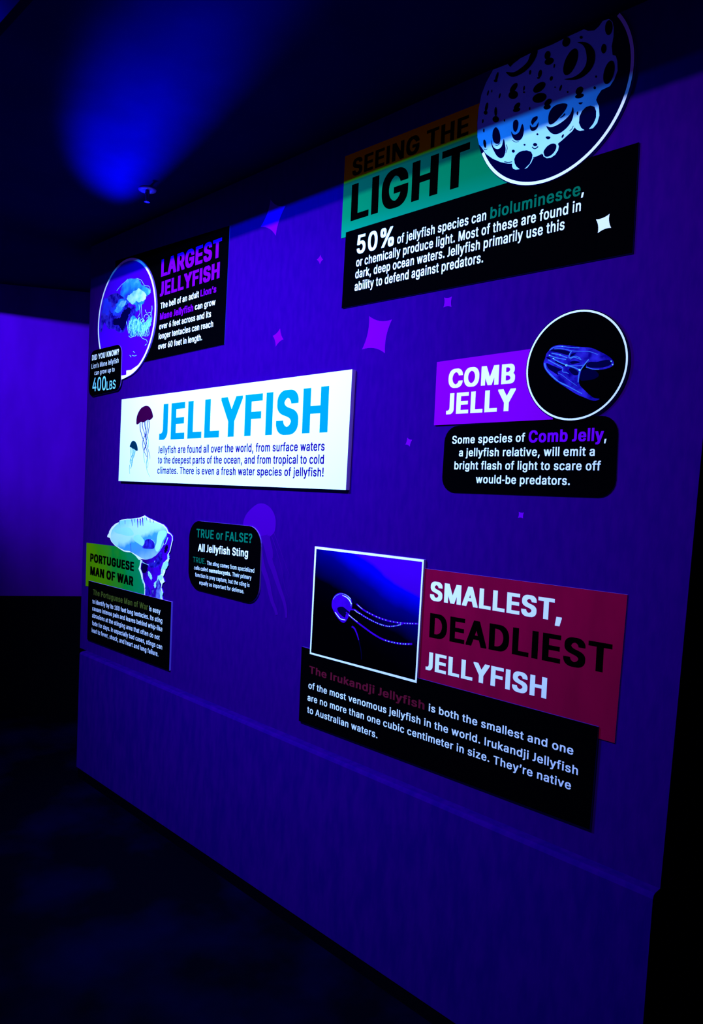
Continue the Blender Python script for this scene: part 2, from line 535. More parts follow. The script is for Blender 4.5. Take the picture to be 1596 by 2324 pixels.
for s in (-1, 1):
    V, Fc = [], []
    path = [(0.008 * s, -0.018), (0.013 * s, -0.03), (0.010 * s, -0.042), (0.003 * s, -0.05)]
    for i, (x, z) in enumerate(path):
        for a in range(6):
            V.append((SPR[0] + x + 0.0018 * cos(a * pi / 3), SPR[1] + 0.0018 * sin(a * pi / 3), SPR[2] + z))
    for i in range(len(path) - 1):
        for a in range(6): Fc.append((i * 6 + a, i * 6 + (a + 1) % 6, (i + 1) * 6 + (a + 1) % 6, (i + 1) * 6 + a))
    link_mesh('frame_arm', V, Fc, 'dark_metal', sp, True)
dv, df = [], []
for i in range(24):
    a0, a1 = 2 * pi * i / 24, 2 * pi * (i + 0.6) / 24
    r = 0.0115
    k = len(dv)
    dv += [(SPR[0] + 0.005 * cos(a0), SPR[1] + 0.005 * sin(a0), SPR[2] - 0.0500), (SPR[0] + r * cos(a0), SPR[1] + r * sin(a0), SPR[2] - 0.0515),
           (SPR[0] + r * cos(a1), SPR[1] + r * sin(a1), SPR[2] - 0.0515), (SPR[0] + 0.005 * cos(a1 + 0.1), SPR[1] + 0.005 * sin(a1 + 0.1), SPR[2] - 0.0500)]
    df.append((k, k + 1, k + 2, k + 3))
k = len(dv); dv += [(SPR[0] + 0.0085 * cos(2 * pi * i / 16), SPR[1] + 0.0085 * sin(2 * pi * i / 16), SPR[2] - 0.0505) for i in range(16)]
df.append(tuple(range(k, k + 16)))
link_mesh('deflector', dv, df, 'chrome', sp)
settle(sp)

# ------------------------------------------------------------------ stars on the wall
def star_pts(N, E_, S, W_, k=0.42, n=8):
    cx = (N[0] + E_[0] + S[0] + W_[0]) / 4; cy = (N[1] + E_[1] + S[1] + W_[1]) / 4
    tips = [N, E_, S, W_]; out = []
    for i in range(4):
        a, b = tips[i], tips[(i + 1) % 4]
        m = (cx + ((a[0] + b[0]) / 2 - cx) * k * 0.62, cy + ((a[1] + b[1]) / 2 - cy) * k * 0.62)
        for j in range(n):
            t = j / n
            out.append(((1 - t) ** 2 * a[0] + 2 * t * (1 - t) * m[0] + t * t * b[0], (1 - t) ** 2 * a[1] + 2 * t * (1 - t) * m[1] + t * t * b[1]))
    return out
STARS = [
    ((614.4, 453), (648.4, 467.4), (625.9, 534.5), (591.7, 515), 'large purple star decal high on the wall, its top in shadow'),
    ((727.7, 578.3), (733.5, 589), (726.2, 599.5), (719.2, 589.3), 'tiny purple star decal just left of the green and black text sign'),
    ((636, 745.5), (643.5, 770), (626, 786.5), (619.2, 762.2), 'small purple star decal right of the largest jellyfish sign'),
    ((838.1, 717.5), (889.9, 725.1), (873.8, 801.5), (822, 793), 'largest purple star decal, above right end of the white sign'),
    ((1008.3, 675.3), (1026.2, 672.8), (1024.8, 696.5), (1006.7, 697.7), 'small purple star decal just below the black light text board'),
    ((924.6, 993.4), (935.8, 998), (930.3, 1013.5), (920.4, 1008.8), 'small purple star decal between white sign and comb jelly sign'),
    ((1177.6, 1161.6), (1189.8, 1163), (1187.6, 1176.4), (1175.8, 1175.4), 'tiny purple star decal below the comb jelly text board'),
]
for i, (a, b, c, e, lab) in enumerate(STARS):
    P = star_pts(a, b, c, e, 1.0)
    o = board('star_decal', P, 0.0, 0.0006, 'ink_magenta' if i else 'ink_magenta', 'ink_magenta', None)
    cw = wall_pt(sum(q[0] for q in (a, b, c, e)) / 4, sum(q[1] for q in (a, b, c, e)) / 4, 0)
    o.data.transform(Matrix.Translation(-cw)); o.location = cw
    o['label'] = lab; o['category'] = 'decal'; o['group'] = 'star decals on the wall'

# faint jellyfish decal
jd = empty('jellyfish_decal', wall_pt(590, 1190, 0), 'faint violet jellyfish silhouette printed on the wall behind the true or false board', 'decal')
q = lambda pts: Z(530, 1130, 0.12478, pts)
flats('bell', [catmull(q([(520, 100), (600, 125), (680, 190), (740, 290), (770, 420), (762, 560), (735, 640), (670, 705), (640, 740), (560, 720), (470, 740), (380, 700), (300, 640), (230, 570), (180, 500), (190, 400), (240, 290), (330, 190), (430, 115)]), 4)], 0.0006, 'decal_violet', jd)
strips('tentacle', [(q([(560, 680), (600, 850), (640, 1020), (680, 1180), (740, 1340), (790, 1500), (850, 1680), (910, 1850), (950, 2020), (960, 2180)]), 15, 5)], 0.00062, 'decal_violet_soft', jd)
strips('tentacle', [(q([(480, 700), (480, 900), (500, 1100), (540, 1280), (600, 1450), (640, 1600), (670, 1750), (710, 1900), (760, 2020), (790, 2130)]), 13, 6)], 0.00063, 'decal_violet_soft', jd)
strips('tentacle', [(q([(600, 700), (640, 820), (690, 960), (710, 1100)]), 16, 2)], 0.00061, 'decal_violet_soft', jd)
strips('tentacle', [(q([(740, 640), (820, 850), (900, 1080), (1020, 1400)]), 1.2, 0.6)], 0.00061, 'decal_violet_soft', jd)
strips('tentacle', [(q([(700, 700), (800, 1000), (880, 1300), (930, 1600), (1010, 1830)]), 1.2, 0.6)], 0.0006, 'decal_violet_soft', jd)
settle(jd)

# ------------------------------------------------------------------ sign: JELLYFISH (white)
D1 = 0.017
sg = empty('intro_sign', wall_pt(530, 1100, 0), 'bright white rectangular sign with blue heading JELLYFISH and two drawn jellyfish', 'sign')
b = board('sign_board', [(276.3, 906.5), (799.7, 838.2), (785.1, 1111.8), (269, 1091.5)], 0.0, D1, 'board_white', 'board_edge', sg)
e = D1 + 0.0004
text(b, 'JELLYFISH', (361, 998.5), (743, 981), 80, 'ink_cyan', e, 0.040, 8, 'light blue heading letters', 1.05)
text(b, 'Jellyfish are found all over the world, from surface waters', (358.8, 1029), (736.5, 1022.8), 16.2, 'ink_blue', e, 0.022)
text(b, 'to the deepest parts of the ocean, and from tropical to cold', (358.1, 1051.9), (735, 1052.6), 16, 'ink_blue', e, 0.022)
text(b, 'climates. There is even a fresh water species of jellyfish!', (357, 1075.1), (734.2, 1081.6), 15.6, 'ink_blue', e, 0.022)
q = lambda pts: Z(280, 900, 0.08602, pts)
dom = catmull(q([(345, 725), (345, 600), (370, 480), (440, 340), (520, 270), (610, 242), (690, 275), (745, 370), (775, 470), (780, 540), (740, 590), (690, 620), (640, 612), (600, 640), (560, 665), (520, 680), (470, 670), (430, 690), (385, 728)]), 3)
flats('jellyfish_print', [dom], e + 0.0001, 'ink_plum', b)['label'] = 'dark plum bell of the larger drawn jellyfish'
flats('jellyfish_print', [catmull(q([(168, 1320), (185, 1260), (220, 1190), (260, 1165), (310, 1185), (350, 1250), (370, 1320), (378, 1420), (330, 1425), (290, 1390), (240, 1370), (210, 1345)]), 3)], e + 0.0001, 'ink_teal_dark', b)['label'] = 'dark teal bell of the smaller drawn jellyfish'
strips('tentacle_print', [(q(p), w, w2) for p, w, w2 in [
    ([(440, 690), (445, 850), (480, 1000), (525, 1140), (580, 1300), (630, 1470), (630, 1650)], 1.6, 1.2),
    ([(500, 680), (505, 800), (560, 980), (600, 1150), (620, 1290), (670, 1450), (700, 1580)], 1.6, 0.9),
    ([(560, 660), (570, 800), (595, 920), (570, 1020), (520, 1150), (510, 1290), (540, 1430), (620, 1590)], 1.4, 1.1),
    ([(592, 650), (595, 850), (590, 1020), (605, 1200), (560, 1360), (535, 1480)], 1.3, 0.9),
    ([(635, 620), (635, 800), (615, 940), (600, 1100), (590, 1300), (550, 1420)], 1.4, 0.8),
    ([(672, 620), (680, 770), (660, 920), (630, 1060), (600, 1180)], 1.5, 1.0)]], e + 0.0002, 'ink_line', b)
strips('tentacle_print', [(q(p), w, w2) for p, w, w2 in [
    ([(535, 1480), (540, 1600), (570, 1760)], 1.2, 0.5), ([(640, 1060), (660, 1200), (655, 1340)], 1.3, 0.7),
    ([(630, 1640), (605, 1760), (610, 1880), (640, 1990), (700, 2120)], 1.2, 0.5), ([(632, 1650), (650, 1760), (640, 1890)], 1.1, 0.5), ([(700, 1580), (700, 1660)], 0.9, 0.4),
    ([(205, 1350), (190, 1450), (205, 1600), (175, 1700), (185, 1790)], 1.2, 0.8), ([(232, 1365), (225, 1480), (250, 1560), (215, 1700)], 1.2, 0.8),
    ([(262, 1385), (255, 1500), (205, 1610), (200, 1720), (215, 1810), (195, 1900)], 1.4, 0.8), ([(290, 1395), (275, 1520), (235, 1640), (220, 1760)], 1.2, 0.7),
    ([(315, 1420), (290, 1540), (250, 1640)], 1.2, 0.8), ([(170, 1800), (160, 1920), (170, 2040)], 1.0, 0.4), ([(245, 1640), (225, 1800), (190, 1900)], 0.9, 0.4)]], e + 0.0002, 'ink_line_pale', b)
settle(sg)

# ------------------------------------------------------------------ sign: SEEING THE LIGHT
sg = empty('light_sign', wall_pt(1100, 620, 0), 'black text sign about glowing jellyfish with green heading board and cratered moon disc', 'sign')
DA, DB, DC = 0.003, 0.006, 0.009
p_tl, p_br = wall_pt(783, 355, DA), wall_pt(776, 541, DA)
grad_mat('heading_teal_shaded_top', [(0.0, (1.0, 0.55, 0.0)), (0.315, (1.0, 0.8, 0.0)), (0.345, (0.0, 0.19, 0.05)), (0.75, (0.0, 0.18, 0.055)), (1.0, (0.0, 0.22, 0.10))],
         (p_tl.x, 0, wall_pt(783, 355, DA).z), (p_tl.x - 0.0, 0, wall_pt(780, 541, DA).z), 0.6)  # orange above the shadow line: the shaded look is put into the colour
b = board('heading_board', [(783.5, 355), (1200, 190), (1200, 432), (774.5, 541)], 0.0, DA, 'heading_teal_shaded_top', 'board_edge_violet', sg)
e = DA + 0.0004
text(b, 'SEEING THE', (799.5, 400.8), (1062.9, 305), 38, 'ink_black', e, 0.036, 6, 'black heading letters')
text(b, 'LIGHT', (795.8, 502.3), (1062.7, 417.5), 81, 'ink_black', e, 0.040, 8, 'large black heading letters', 1.02)
b = board('text_board', [(785.3, 527.3), (1450.5, 322.8), (1436, 574), (775.5, 699.8)], 0.0, DB, 'board_black', 'board_edge_violet', sg)
e = DB + 0.0004
text(b, '50%', (809.6, 577), (894, 556.5), 42, 'ink_white', e, 0.026, 6, 'large white 50% numerals')
text(b, 'of jellyfish species can', (901.4, 553.6), (1103.4, 499.2), 20.5, 'ink_white', e, 0.02)
text(b, 'bioluminesce', (1112.7, 496.8), (1317.3, 442.9), 26, 'ink_teal_text', e, 0.022, 4, 'dim teal word')
text(b, ',', (1319.5, 442.5), (1325.5, 441), 28, 'ink_white', e, 0.026)
text(b, 'or chemically produce light. Most of these are found in', (808.3, 605.7), (1318.2, 478.6), 19.6, 'ink_white', e, 0.02)
text(b, 'dark, deep ocean waters. Jellyfish primarily use this', (806.4, 632.4), (1281.2, 520.9), 19.6, 'ink_white', e, 0.02)
text(b, 'ability to defend against predators.', (804.9, 660.6), (1096.6, 595.4), 20, 'ink_white', e, 0.02)
flats('star_print', [star_pts((1383.9, 485.2), (1387.4, 517), (1357, 529.2), (1353, 498), 1.0)], e, 'ink_white', b)['label'] = 'white four-pointed star'
# moon disc, cut off flat under the ceiling
CX, CZ, RR = -0.60150605 * U * (1 - DC / U), HC + 0.61148727 * U * (1 - DC / U), 0.1330 * U * (1 - DC / U)
ZTOP = wall_pt(1409, 28, DC).z
ring = []
a0 = math.asin((ZTOP - CZ) / RR)
for i in range(97):
    t = a0 - (2 * pi - (pi - 2 * a0)) * i / 96
    ring.append((CX + RR * cos(t), CZ + RR * sin(t)))
b = prism('picture_disc', ring, 0.0, DC, 'ink_navy', 'ink_violet', sg)
b['label'] = 'round dark blue disc with the cratered moon picture'
e = DC + 0.0004
q = lambda pts: Z(1080, 130, 0.21303, pts)
qb = lambda pts: Z(1080, 0, 0.25063, pts)
moon = q([(180, 140), (110, 270), (60, 400), (30, 560), (18, 700), (18, 850), (35, 930), (62, 960), (110, 1030), (180, 1080), (260, 1115), (340, 1132), (388, 1133),
          (388, 1165), (400, 1188), (425, 1197), (468, 1192), (435, 1165), (415, 1130), (410, 1085), (425, 1045), (455, 1015), (495, 996), (545, 991), (590, 1006), (606, 1040), (600, 1080), (575, 1135), (520, 1190), (548, 1178), (590, 1125), (612, 1078),
          (700, 1040), (716, 1030), (722, 1055), (755, 1075), (800, 1070), (845, 1040), (878, 990), (886, 950), (876, 920),
          (920, 885), (980, 830), (1030, 785), (1055, 748), (1075, 770), (1110, 785), (1158, 776), (1122, 750), (1100, 700), (1106, 630), (1135, 570), (1175, 530), (1222, 514), (1265, 527), (1284, 575), (1282, 640), (1255, 705), (1206, 765), (1250, 755), (1295, 700), (1318, 620), (1312, 520), (1283, 455), (1300, 410), (1340, 350)])
moon += qb([(1215, 780), (1255, 720), (1285, 640), (1282, 550), (1268, 505), (1240, 497), (1232, 420), (1248, 330), (1250, 250), (1238, 195), (1205, 170), (1150, 190), (1115, 240), (1075, 275), (1020, 280), (980, 265), (850, 325), (690, 405), (560, 455), (480, 490), (380, 540), (290, 580), (155, 632)])
flats('moon_print', [moon], e, 'moon_white', b)['label'] = 'pale half moon print'
cr_shaded = []  # craters in the shadowed part, their shade put into a darker ink
for c in [(225, 210, 14, 55, 15), (212, 250, 20, 16, 0), (405, 325, 28, 62, 35), (400, 400, 52, 44, -20), (515, 330, 9, 26, 8), (515, 372, 12, 9, 0), (678, 320, 42, 78, 52), (680, 432, 78, 50, -18),
          (905, 325, 11, 34, 18), (980, 370, 9, 11, 0), (1105, 355, 34, 50, 40), (1105, 412, 48, 24, -15), (1268, 325, 13, 16, 0), (1283, 205, 10, 13, 0), (580, 160, 12, 26, 8), (685, 175, 20, 44, 12), (668, 220, 16, 10, 0), (805, 225, 16, 26, 20),
          (838, 90, 8, 20, 10), (115, 530, 15, 50, 12), (105, 590, 20, 22, 0), (130, 380, 8, 30, 15), (255, 410, 9, 28, 12), (213, 580, 15, 50, 0), (213, 660, 34, 34, 0), (440, 520, 24, 46, 40), (435, 560, 40, 22, -15),
          (770, 480, 28, 48, 45), (760, 530, 38, 26, -15), (75, 680, 8, 22, 5), (305, 672, 7, 13, 0), (85, 780, 7, 20, 0), (170, 360, 6, 16, 8), (1420, 160, 54, 130, 15), (95, 920, 14, 45, -8), (575, 545, 7, 16, 8), (845, 320, 6, 10, 0)]:
    cr_shaded.append(q(ell(*c)))
for c in [(1205, 250, 34, 68, 4), (1160, 440, 24, 44, 5), (955, 338, 14, 14, 0), (820, 380, 34, 46, 25), (650, 500, 26, 40, 15), (665, 555, 44, 30, -25), (710, 598, 6, 18, 5), (860, 560, 52, 130, 22)]:
    cr_shaded.append(qb(ell(*c)))
cr_shaded.append(catmull(qb([(920, 385), (970, 378), (1030, 400), (1075, 460), (1080, 540), (1050, 620), (980, 690), (900, 722), (800, 718), (880, 700), (950, 655), (995, 590), (1005, 520), (990, 440), (960, 400)]), 3))
cr_shaded.append(catmull(qb([(272, 650), (340, 655), (410, 615), (470, 555), (500, 482), (560, 455), (535, 540), (470, 625), (390, 680), (320, 695)]), 3))
cr_shaded.append(qb([(290, 580), (312, 606), (340, 575), (400, 530), (380, 540)]))
flats('crater_print', cr_shaded, e + 0.0002, 'ink_navy_shaded', b)['label'] = 'shade-darkened craters of the moon print'
cr_lit = [catmull(q(p), 4) for p in [
    [(185, 780), (215, 745), (245, 780), (262, 850), (255, 910), (225, 922), (195, 905), (178, 850)],
    [(165, 880), (185, 950), (230, 978), (275, 950), (298, 870), (312, 930), (318, 990), (300, 1055), (265, 1075), (225, 1050), (190, 990), (170, 940)],
    [(400, 690), (435, 665), (455, 700), (445, 760), (425, 795), (400, 770)],
    [(378, 790), (400, 820), (430, 820), (465, 790), (495, 710), (512, 760), (505, 830), (480, 875), (440, 888), (405, 870), (385, 830)],
    [(590, 690), (610, 645), (655, 628), (655, 660), (620, 700), (605, 720)],
    [(578, 720), (600, 745), (640, 735), (668, 690), (662, 740), (635, 775), (600, 785), (580, 760)],
    [(775, 690), (780, 600), (830, 525), (910, 492), (975, 500), (955, 560), (900, 630), (840, 695), (795, 716)],
    [(752, 735), (800, 745), (870, 720), (950, 665), (1010, 600), (1035, 530), (1042, 600), (1020, 680), (970, 750), (900, 805), (840, 820), (790, 795)],
    [(1075, 590), (1090, 575), (1092, 600), (1080, 618)], [(1095, 485), (1140, 480), (1115, 503)],
    [(745, 850), (770, 842), (795, 850), (785, 870), (760, 872)], [(915, 840), (935, 818), (938, 838), (920, 860)],
    [(725, 1000), (760, 950), (810, 920), (850, 925), (858, 960), (835, 1010), (790, 1050), (745, 1058), (728, 1035)]]]
cr_lit += [q(ell(*c)) for c in [(657, 820, 11, 11, 0), (520, 932, 11, 9, 0), (400, 1000, 16, 16, 0), (632, 930, 22, 17, 0)]]
flats('crater_print', cr_lit, e + 0.0003, 'ink_navy', b)['label'] = 'blue-black craters along the lower edge of the moon'
strips('crater_print', [(q(p), w, w2) for p, w, w2 in [([(600, 955), (630, 975), (665, 950)], 2.2, 2), ([(85, 975), (105, 985), (122, 975)], 1.6, 1), ([(210, 935), (235, 935), (262, 912)], 1.8, 1.0),
    ([(390, 885), (425, 903), (460, 895)], 1.5, 1.0), ([(305, 1112), (345, 1120), (388, 1112)], 2.2, 1.5), ([(612, 1070), (660, 1055), (706, 1030)], 2.0, 1.5), ([(325, 930), (335, 970), (320, 1020)], 1.5, 1.0), ([(1000, 785), (1025, 760), (1040, 730)], 1.5, 1.0),
    ([(950, 600), (930, 625), (900, 645)], 3.5, 1.5)]], e + 0.0004, 'ink_navy', b)
for i in range(96):
    pass
def arc_band(cx, cz, r0, r1, t0, t1, d, name, m, parent, n=96):
    V, Fc = [], []
    for i in range(n + 1):
        t = t0 + (t1 - t0) * i / n
        V += [(cx + r0 * cos(t), -d, cz + r0 * sin(t)), (cx + r1 * cos(t), -d, cz + r1 * sin(t))]
    for i in range(n): Fc.append((2 * i, 2 * i + 1, 2 * i + 3, 2 * i + 2) if t1 < t0 else (2 * i, 2 * i + 1, 2 * i + 3, 2 * i + 2)[::-1])
    return link_mesh(name, V, Fc, m, parent)
arc_band(CX, CZ, RR * 0.957, RR * 0.993, a0, a0 - (2 * pi - (pi - 2 * a0)) + 1.05, e + 0.0005, 'rim_print', 'ink_white', b)['label'] = 'thin white rim line of the disc'
settle(sg)

# ------------------------------------------------------------------ sign: LARGEST JELLYFISH
sg = empty('largest_sign', wall_pt(380, 800, 0), 'black sign with purple heading LARGEST JELLYFISH and white-ringed picture disc, high at left', 'sign')
b = board('text_board', [(262, 592), (521.5, 512), (509, 782), (262, 836)], 0.0, DA, 'board_black', 'board_edge', sg)
e = DA + 0.0004
text(b, 'LARGEST', (365.7, 628.6), (502.5, 582), 38.5, 'ink_purple', e, 0.045, 6, 'purple heading letters')
text(b, 'JELLYFISH', (362.9, 673.5), (498, 630.5), 32.5, 'ink_purple', e, 0.050, 6, 'purple heading letters')
text(b, 'The bell of an adult', (364.5, 701.2), (451.4, 674.5), 13.4, 'ink_white', e, 0.018)
text(b, "Lion’s", (455, 673.3), (490.7, 663.1), 15, 'ink_purple', e, 0.032, 4, 'purple words')
text(b, 'Mane Jellyfish', (362.9, 726.2), (438.3, 706), 15, 'ink_purple', e, 0.032, 4, 'purple words')
text(b, 'can grow', (442.4, 703.6), (488.8, 691.7), 13.6, 'ink_white', e, 0.018)
text(b, 'over 6 feet across and its', (361.4, 748.1), (478.8, 719.1), 13.2, 'ink_white', e, 0.018)
text(b, 'longer tentacles can reach', (360.2, 770.2), (483.6, 741.7), 13.2, 'ink_white', e, 0.018)
text(b, 'over 60 feet in length.', (359, 793.3), (458.6, 771.9), 13.2, 'ink_white', e, 0.018)
LX, LZ, LR = -1.91316976 * U * (1 - DC / U), HC + 0.44489499 * U * (1 - DC / U), 0.166 * U * (1 - DC / U)
b = prism('picture_disc', [(LX + LR * cos(2 * pi * i / 72), LZ + LR * sin(2 * pi * i / 72)) for i in range(72)], DA, DC, 'ink_violet', 'board_edge', sg)
b['label'] = 'round violet disc with a lion-maned jellyfish picture'
e = DC + 0.0004
arc_band(LX, LZ, LR * 0.955, LR * 0.996, 0, -2 * pi, e + 0.0006, 'rim_print', 'ink_white', b)['label'] = 'thin white rim line'
q = lambda pts: Z(220, 570, 0.12903, pts)
flats('picture_print', [catmull(q([(60, 1290), (75, 1100), (100, 960), (180, 820), (260, 760), (350, 740), (420, 770), (500, 820), (540, 900), (570, 980), (640, 960), (690, 1060), (640, 1160), (560, 1200), (520, 1330), (470, 1420), (390, 1430), (300, 1370), (200, 1360), (130, 1250), (90, 1400), (60, 1420)]), 4)], e + 0.0001, 'comb_blue', b)
grad_mat('mane_cloud', [(0.0, (0.02, 0.02, 0.45)), (0.35, (0.015, 0.03, 0.65)), (0.55, (0.01, 0.14, 0.7)), (0.75, (0.02, 0.25, 0.8)), (1.0, (0.15, 0.5, 0.9))], tuple(wall_pt(215, 650, DC)), tuple(wall_pt(375, 665, DC)), 0.6, 1.6, 14)
grad_mat('mane_cloud_pale', [(0.0, (0.02, 0.1, 0.7)), (0.35, (0.03, 0.25, 0.8)), (0.6, (0.2, 0.5, 0.9)), (1.0, (0.55, 0.75, 0.92))], tuple(wall_pt(245, 650, DC)), tuple(wall_pt(335, 665, DC)), 0.6, 1.3, 26)
flats('picture_print', [ragged(catmull(q([(110, 870), (180, 825), (230, 900), (330, 830), (400, 800), (430, 640), (520, 510), (620, 480), (740, 500), (800, 600), (880, 640), (940, 700), (930, 750), (860, 800), (830, 900), (790, 940), (740, 1040), (690, 1050), (680, 940), (620, 940), (570, 900), (500, 950), (440, 1080), (370, 1130), (280, 1120), (220, 1020), (200, 1140), (150, 1100), (90, 1080)]), 2), 1.6, 3, 3)], e + 0.0002, 'mane_cloud', b)
flats('picture_print', [ragged(catmull(q([(540, 800), (620, 740), (720, 660), (800, 700), (860, 740), (850, 850), (790, 880), (730, 900), (680, 880), (630, 940), (580, 900), (530, 850)]), 2), 1.6, 4, 3),
                        ragged(catmull(q([(320, 1030), (370, 940), (450, 870), (520, 880), (480, 960), (420, 1060), (350, 1090)]), 2), 1.4, 5, 3)], e + 0.0003, 'mane_cloud_pale', b)
flats('picture_print', [ragged(catmull(q([(560, 1250), (640, 1130), (700, 1180), (780, 1260), (870, 1230), (940, 1150), (965, 1220), (930, 1330), (860, 1400), (780, 1420), (700, 1410), (620, 1500), (560, 1500), (590, 1400)]), 2), 2.0, 6, 3)], e + 0.0003, 'mane_cloud', b)
flats('picture_print', [ragged(catmull(q([(240, 820), (330, 760), (420, 780), (480, 830), (400, 850), (350, 920), (280, 1000), (250, 900)]), 2), 1.8, 8, 3),
                        ragged(catmull(q([(600, 1290), (650, 1240), (690, 1290), (670, 1370), (620, 1380)]), 2), 1.5, 10, 3)], e + 0.00035, 'comb_blue', b)
flats('picture_print', [ragged(catmull(q([(310, 1190), (400, 1180), (440, 1100), (500, 1030), (560, 985), (590, 1010), (580, 1100), (530, 1200), (500, 1300), (470, 1390), (420, 1370), (380, 1300), (300, 1300), (285, 1250)]), 2), 1.6, 7, 3)], e + 0.0004, 'comb_deep', b)
random.seed(7)
ten, ten2 = [], []
for i in range(90):
    t = random.random()
    x0 = 560 + 380 * t; y0 = 1160 + 120 * abs(0.5 - t) + random.uniform(0, 120)
    x1 = x0 + random.uniform(-60, 60) + (700 - x0) * 0.3; y1 = y0 + random.uniform(120, 300)
    m = ((x0 + x1) / 2 + random.uniform(-50, 50), (y0 + y1) / 2 + random.uniform(-30, 50))
    if x1 > 930: x1 = 930
    (ten if i % 2 else ten2).append((q([(x0, y0), m, (x1, min(y1, 1500))]), random.uniform(0.7, 1.9), 0.4))
for p in [[(740, 940), (760, 1080), (720, 1160)], [(780, 930), (790, 1080), (800, 1200)], [(970, 960), (965, 1060), (900, 1200), (830, 1280)], [(850, 1030), (880, 1090), (950, 1080), (970, 1180)], [(740, 1440), (800, 1530), (870, 1560), (890, 1610)], [(610, 1490), (660, 1500), (720, 1450)],
          [(560, 1490), (600, 1520), (650, 1490)], [(620, 1830), (660, 1845), (700, 1830)], [(640, 1765), (670, 1785)], [(580, 1830), (605, 1865)], [(845, 1660), (880, 1630)], [(830, 1170), (850, 1120), (900, 1120), (910, 1160), (870, 1180)], [(520, 1240), (540, 1330), (560, 1450)], [(350, 700), (430, 600), (520, 520)], [(700, 480), (780, 510), (840, 600), (920, 620), (945, 700)]]:
    ten.append((q(p), 1.0, 0.6))
stuff(strips('tentacle_print', ten, e + 0.0005, 'ink_cyan_pale', b, True))
stuff(strips('tentacle_print', ten2, e + 0.0005, 'mane_cloud', b, True))
w = xz([(322.9, 822), (298, 839.5), (287, 841), (287, 851), (276, 856), (276, 861.5), (286, 857), (300, 847), (312, 835)], e)
flats_xz('rim_print', [w], e + 0.0007, 'ink_white', b)
DD = 0.012
b = prism('fact_board', rounded(xz([(208.2, 797), (274.5, 780.3), (274, 886), (201, 901.5)][0:0] + [(205.5, 797.2), (276.6, 780), (273.8, 884.5), (201.0, 901.2)], DD), 0.045), DC, DD, 'board_black', 'board_edge', sg)
b['label'] = 'small rounded black board with the weight fact'
e = DD + 0.0004
text(b, 'DID YOU KNOW?', (208.7, 818.5), (269.8, 804.4), 12.2, 'ink_white', e, 0.03, 3)
text(b, "Lion’s Mane Jellyfish", (207.8, 837.3), (268.9, 823.2), 11, 'ink_white', e, 0.0, 3)
text(b, 'can grow up to', (214.3, 851.4), (259.9, 843), 10, 'ink_white', e, 0.0, 3)
text(b, '400', (209.7, 888.6), (240, 885), 30.5, 'ink_cyan_pale', e, 0.010, 4, 'tall pale blue 400')
text(b, 'LBS', (241.8, 885.3), (262, 881.5), 19.5, 'ink_cyan_pale', e, 0.01, 4, 'pale blue LBS')
settle(sg)

# ------------------------------------------------------------------ sign: COMB JELLY
sg = empty('comb_jelly_sign', wall_pt(1200, 1120, 0), 'purple sign with white heading COMB JELLY, black picture disc and rounded black text board', 'sign')
w = xz([(1011.0, 968), (1405, 941), (1396.5, 1130.5), (1001.8, 1117)], DA)
b = prism('text_board', rounded(w, 0.045), 0.0, DA, 'board_black', 'board_edge_violet', sg)
e = DA + 0.0004
text(b, 'Some species of', (1026.3, 1007.4), (1191.5, 1002.5), 18, 'ink_white', e, 0.02)
text(b, 'Comb Jelly', (1199.7, 1004.4), (1370, 1000.3), 27, 'ink_purple', e, 0.034, 4, 'larger purple words')
text(b, ',', (1371.5, 1000.3), (1376.5, 1000.3), 26, 'ink_white', e, 0.02)
text(b, 'a jellyfish relative, will emit a', (1041.7, 1035.8), (1349.9, 1034.5), 18, 'ink_white', e, 0.02)
text(b, 'bright flash of light to scare off', (1031.2, 1065.1), (1363.5, 1067.7), 18, 'ink_white', e, 0.02)
text(b, 'would-be predators.', (1080, 1096.4), (1293.5, 1101), 18.5, 'ink_white', e, 0.02)
b = board('heading_board', [(992.1, 821.7), (1255, 785), (1255, 951.8), (985.2, 965.2)], 0.0, DB, 'board_purple', 'board_edge_violet', sg)
e = DB + 0.0004
text(b, 'COMB', (1017.5, 881), (1168.5, 869.8), 42, 'ink_white', e, 0.040, 8, 'white heading letters', 1.02)
text(b, 'JELLY', (1012.5, 940.6), (1168.8, 932), 47, 'ink_white', e, 0.040, 8, 'white heading letters', 1.02)
KX, KZ, KR = -0.53617015 * U * (1 - DC / U), HC + 0.19398933 * U * (1 - DC / U), 0.0826 * U * (1 - DC / U)
b = prism('picture_disc', [(KX + KR * cos(2 * pi * i / 72), KZ + KR * sin(2 * pi * i / 72)) for i in range(72)], 0.0, DC, 'board_black', 'board_edge_violet', sg)
b['label'] = 'round black disc with a glowing blue comb jelly picture'
e = DC + 0.0004
arc_band(KX, KZ, KR * 0.95, KR * 0.985, 0, -2 * pi, e + 0.0004, 'rim_print', 'ink_white', b)['label'] = 'thin white rim line'
q = lambda pts: Z(1180, 740, 0.15038, pts)
flats('picture_print', [catmull(q([(440, 370), (480, 320), (560, 290), (650, 285), (780, 295), (920, 315), (1080, 330), (1220, 390), (1330, 450), (1400, 510), (1420, 570), (1390, 610), (1300, 645), (1180, 662), (1080, 650), (1000, 610), (1030, 530), (960, 600), (920, 700), (895, 860), (960, 950), (1080, 1060), (1140, 1090), (1205, 1100), (1150, 1125), (1080, 1120), (980, 1080), (860, 1030), (700, 930), (560, 840), (440, 730), (370, 630), (360, 550), (385, 480), (400, 420)]), 3)], e, 'comb_blue', b)['label'] = 'blue comb jelly body'
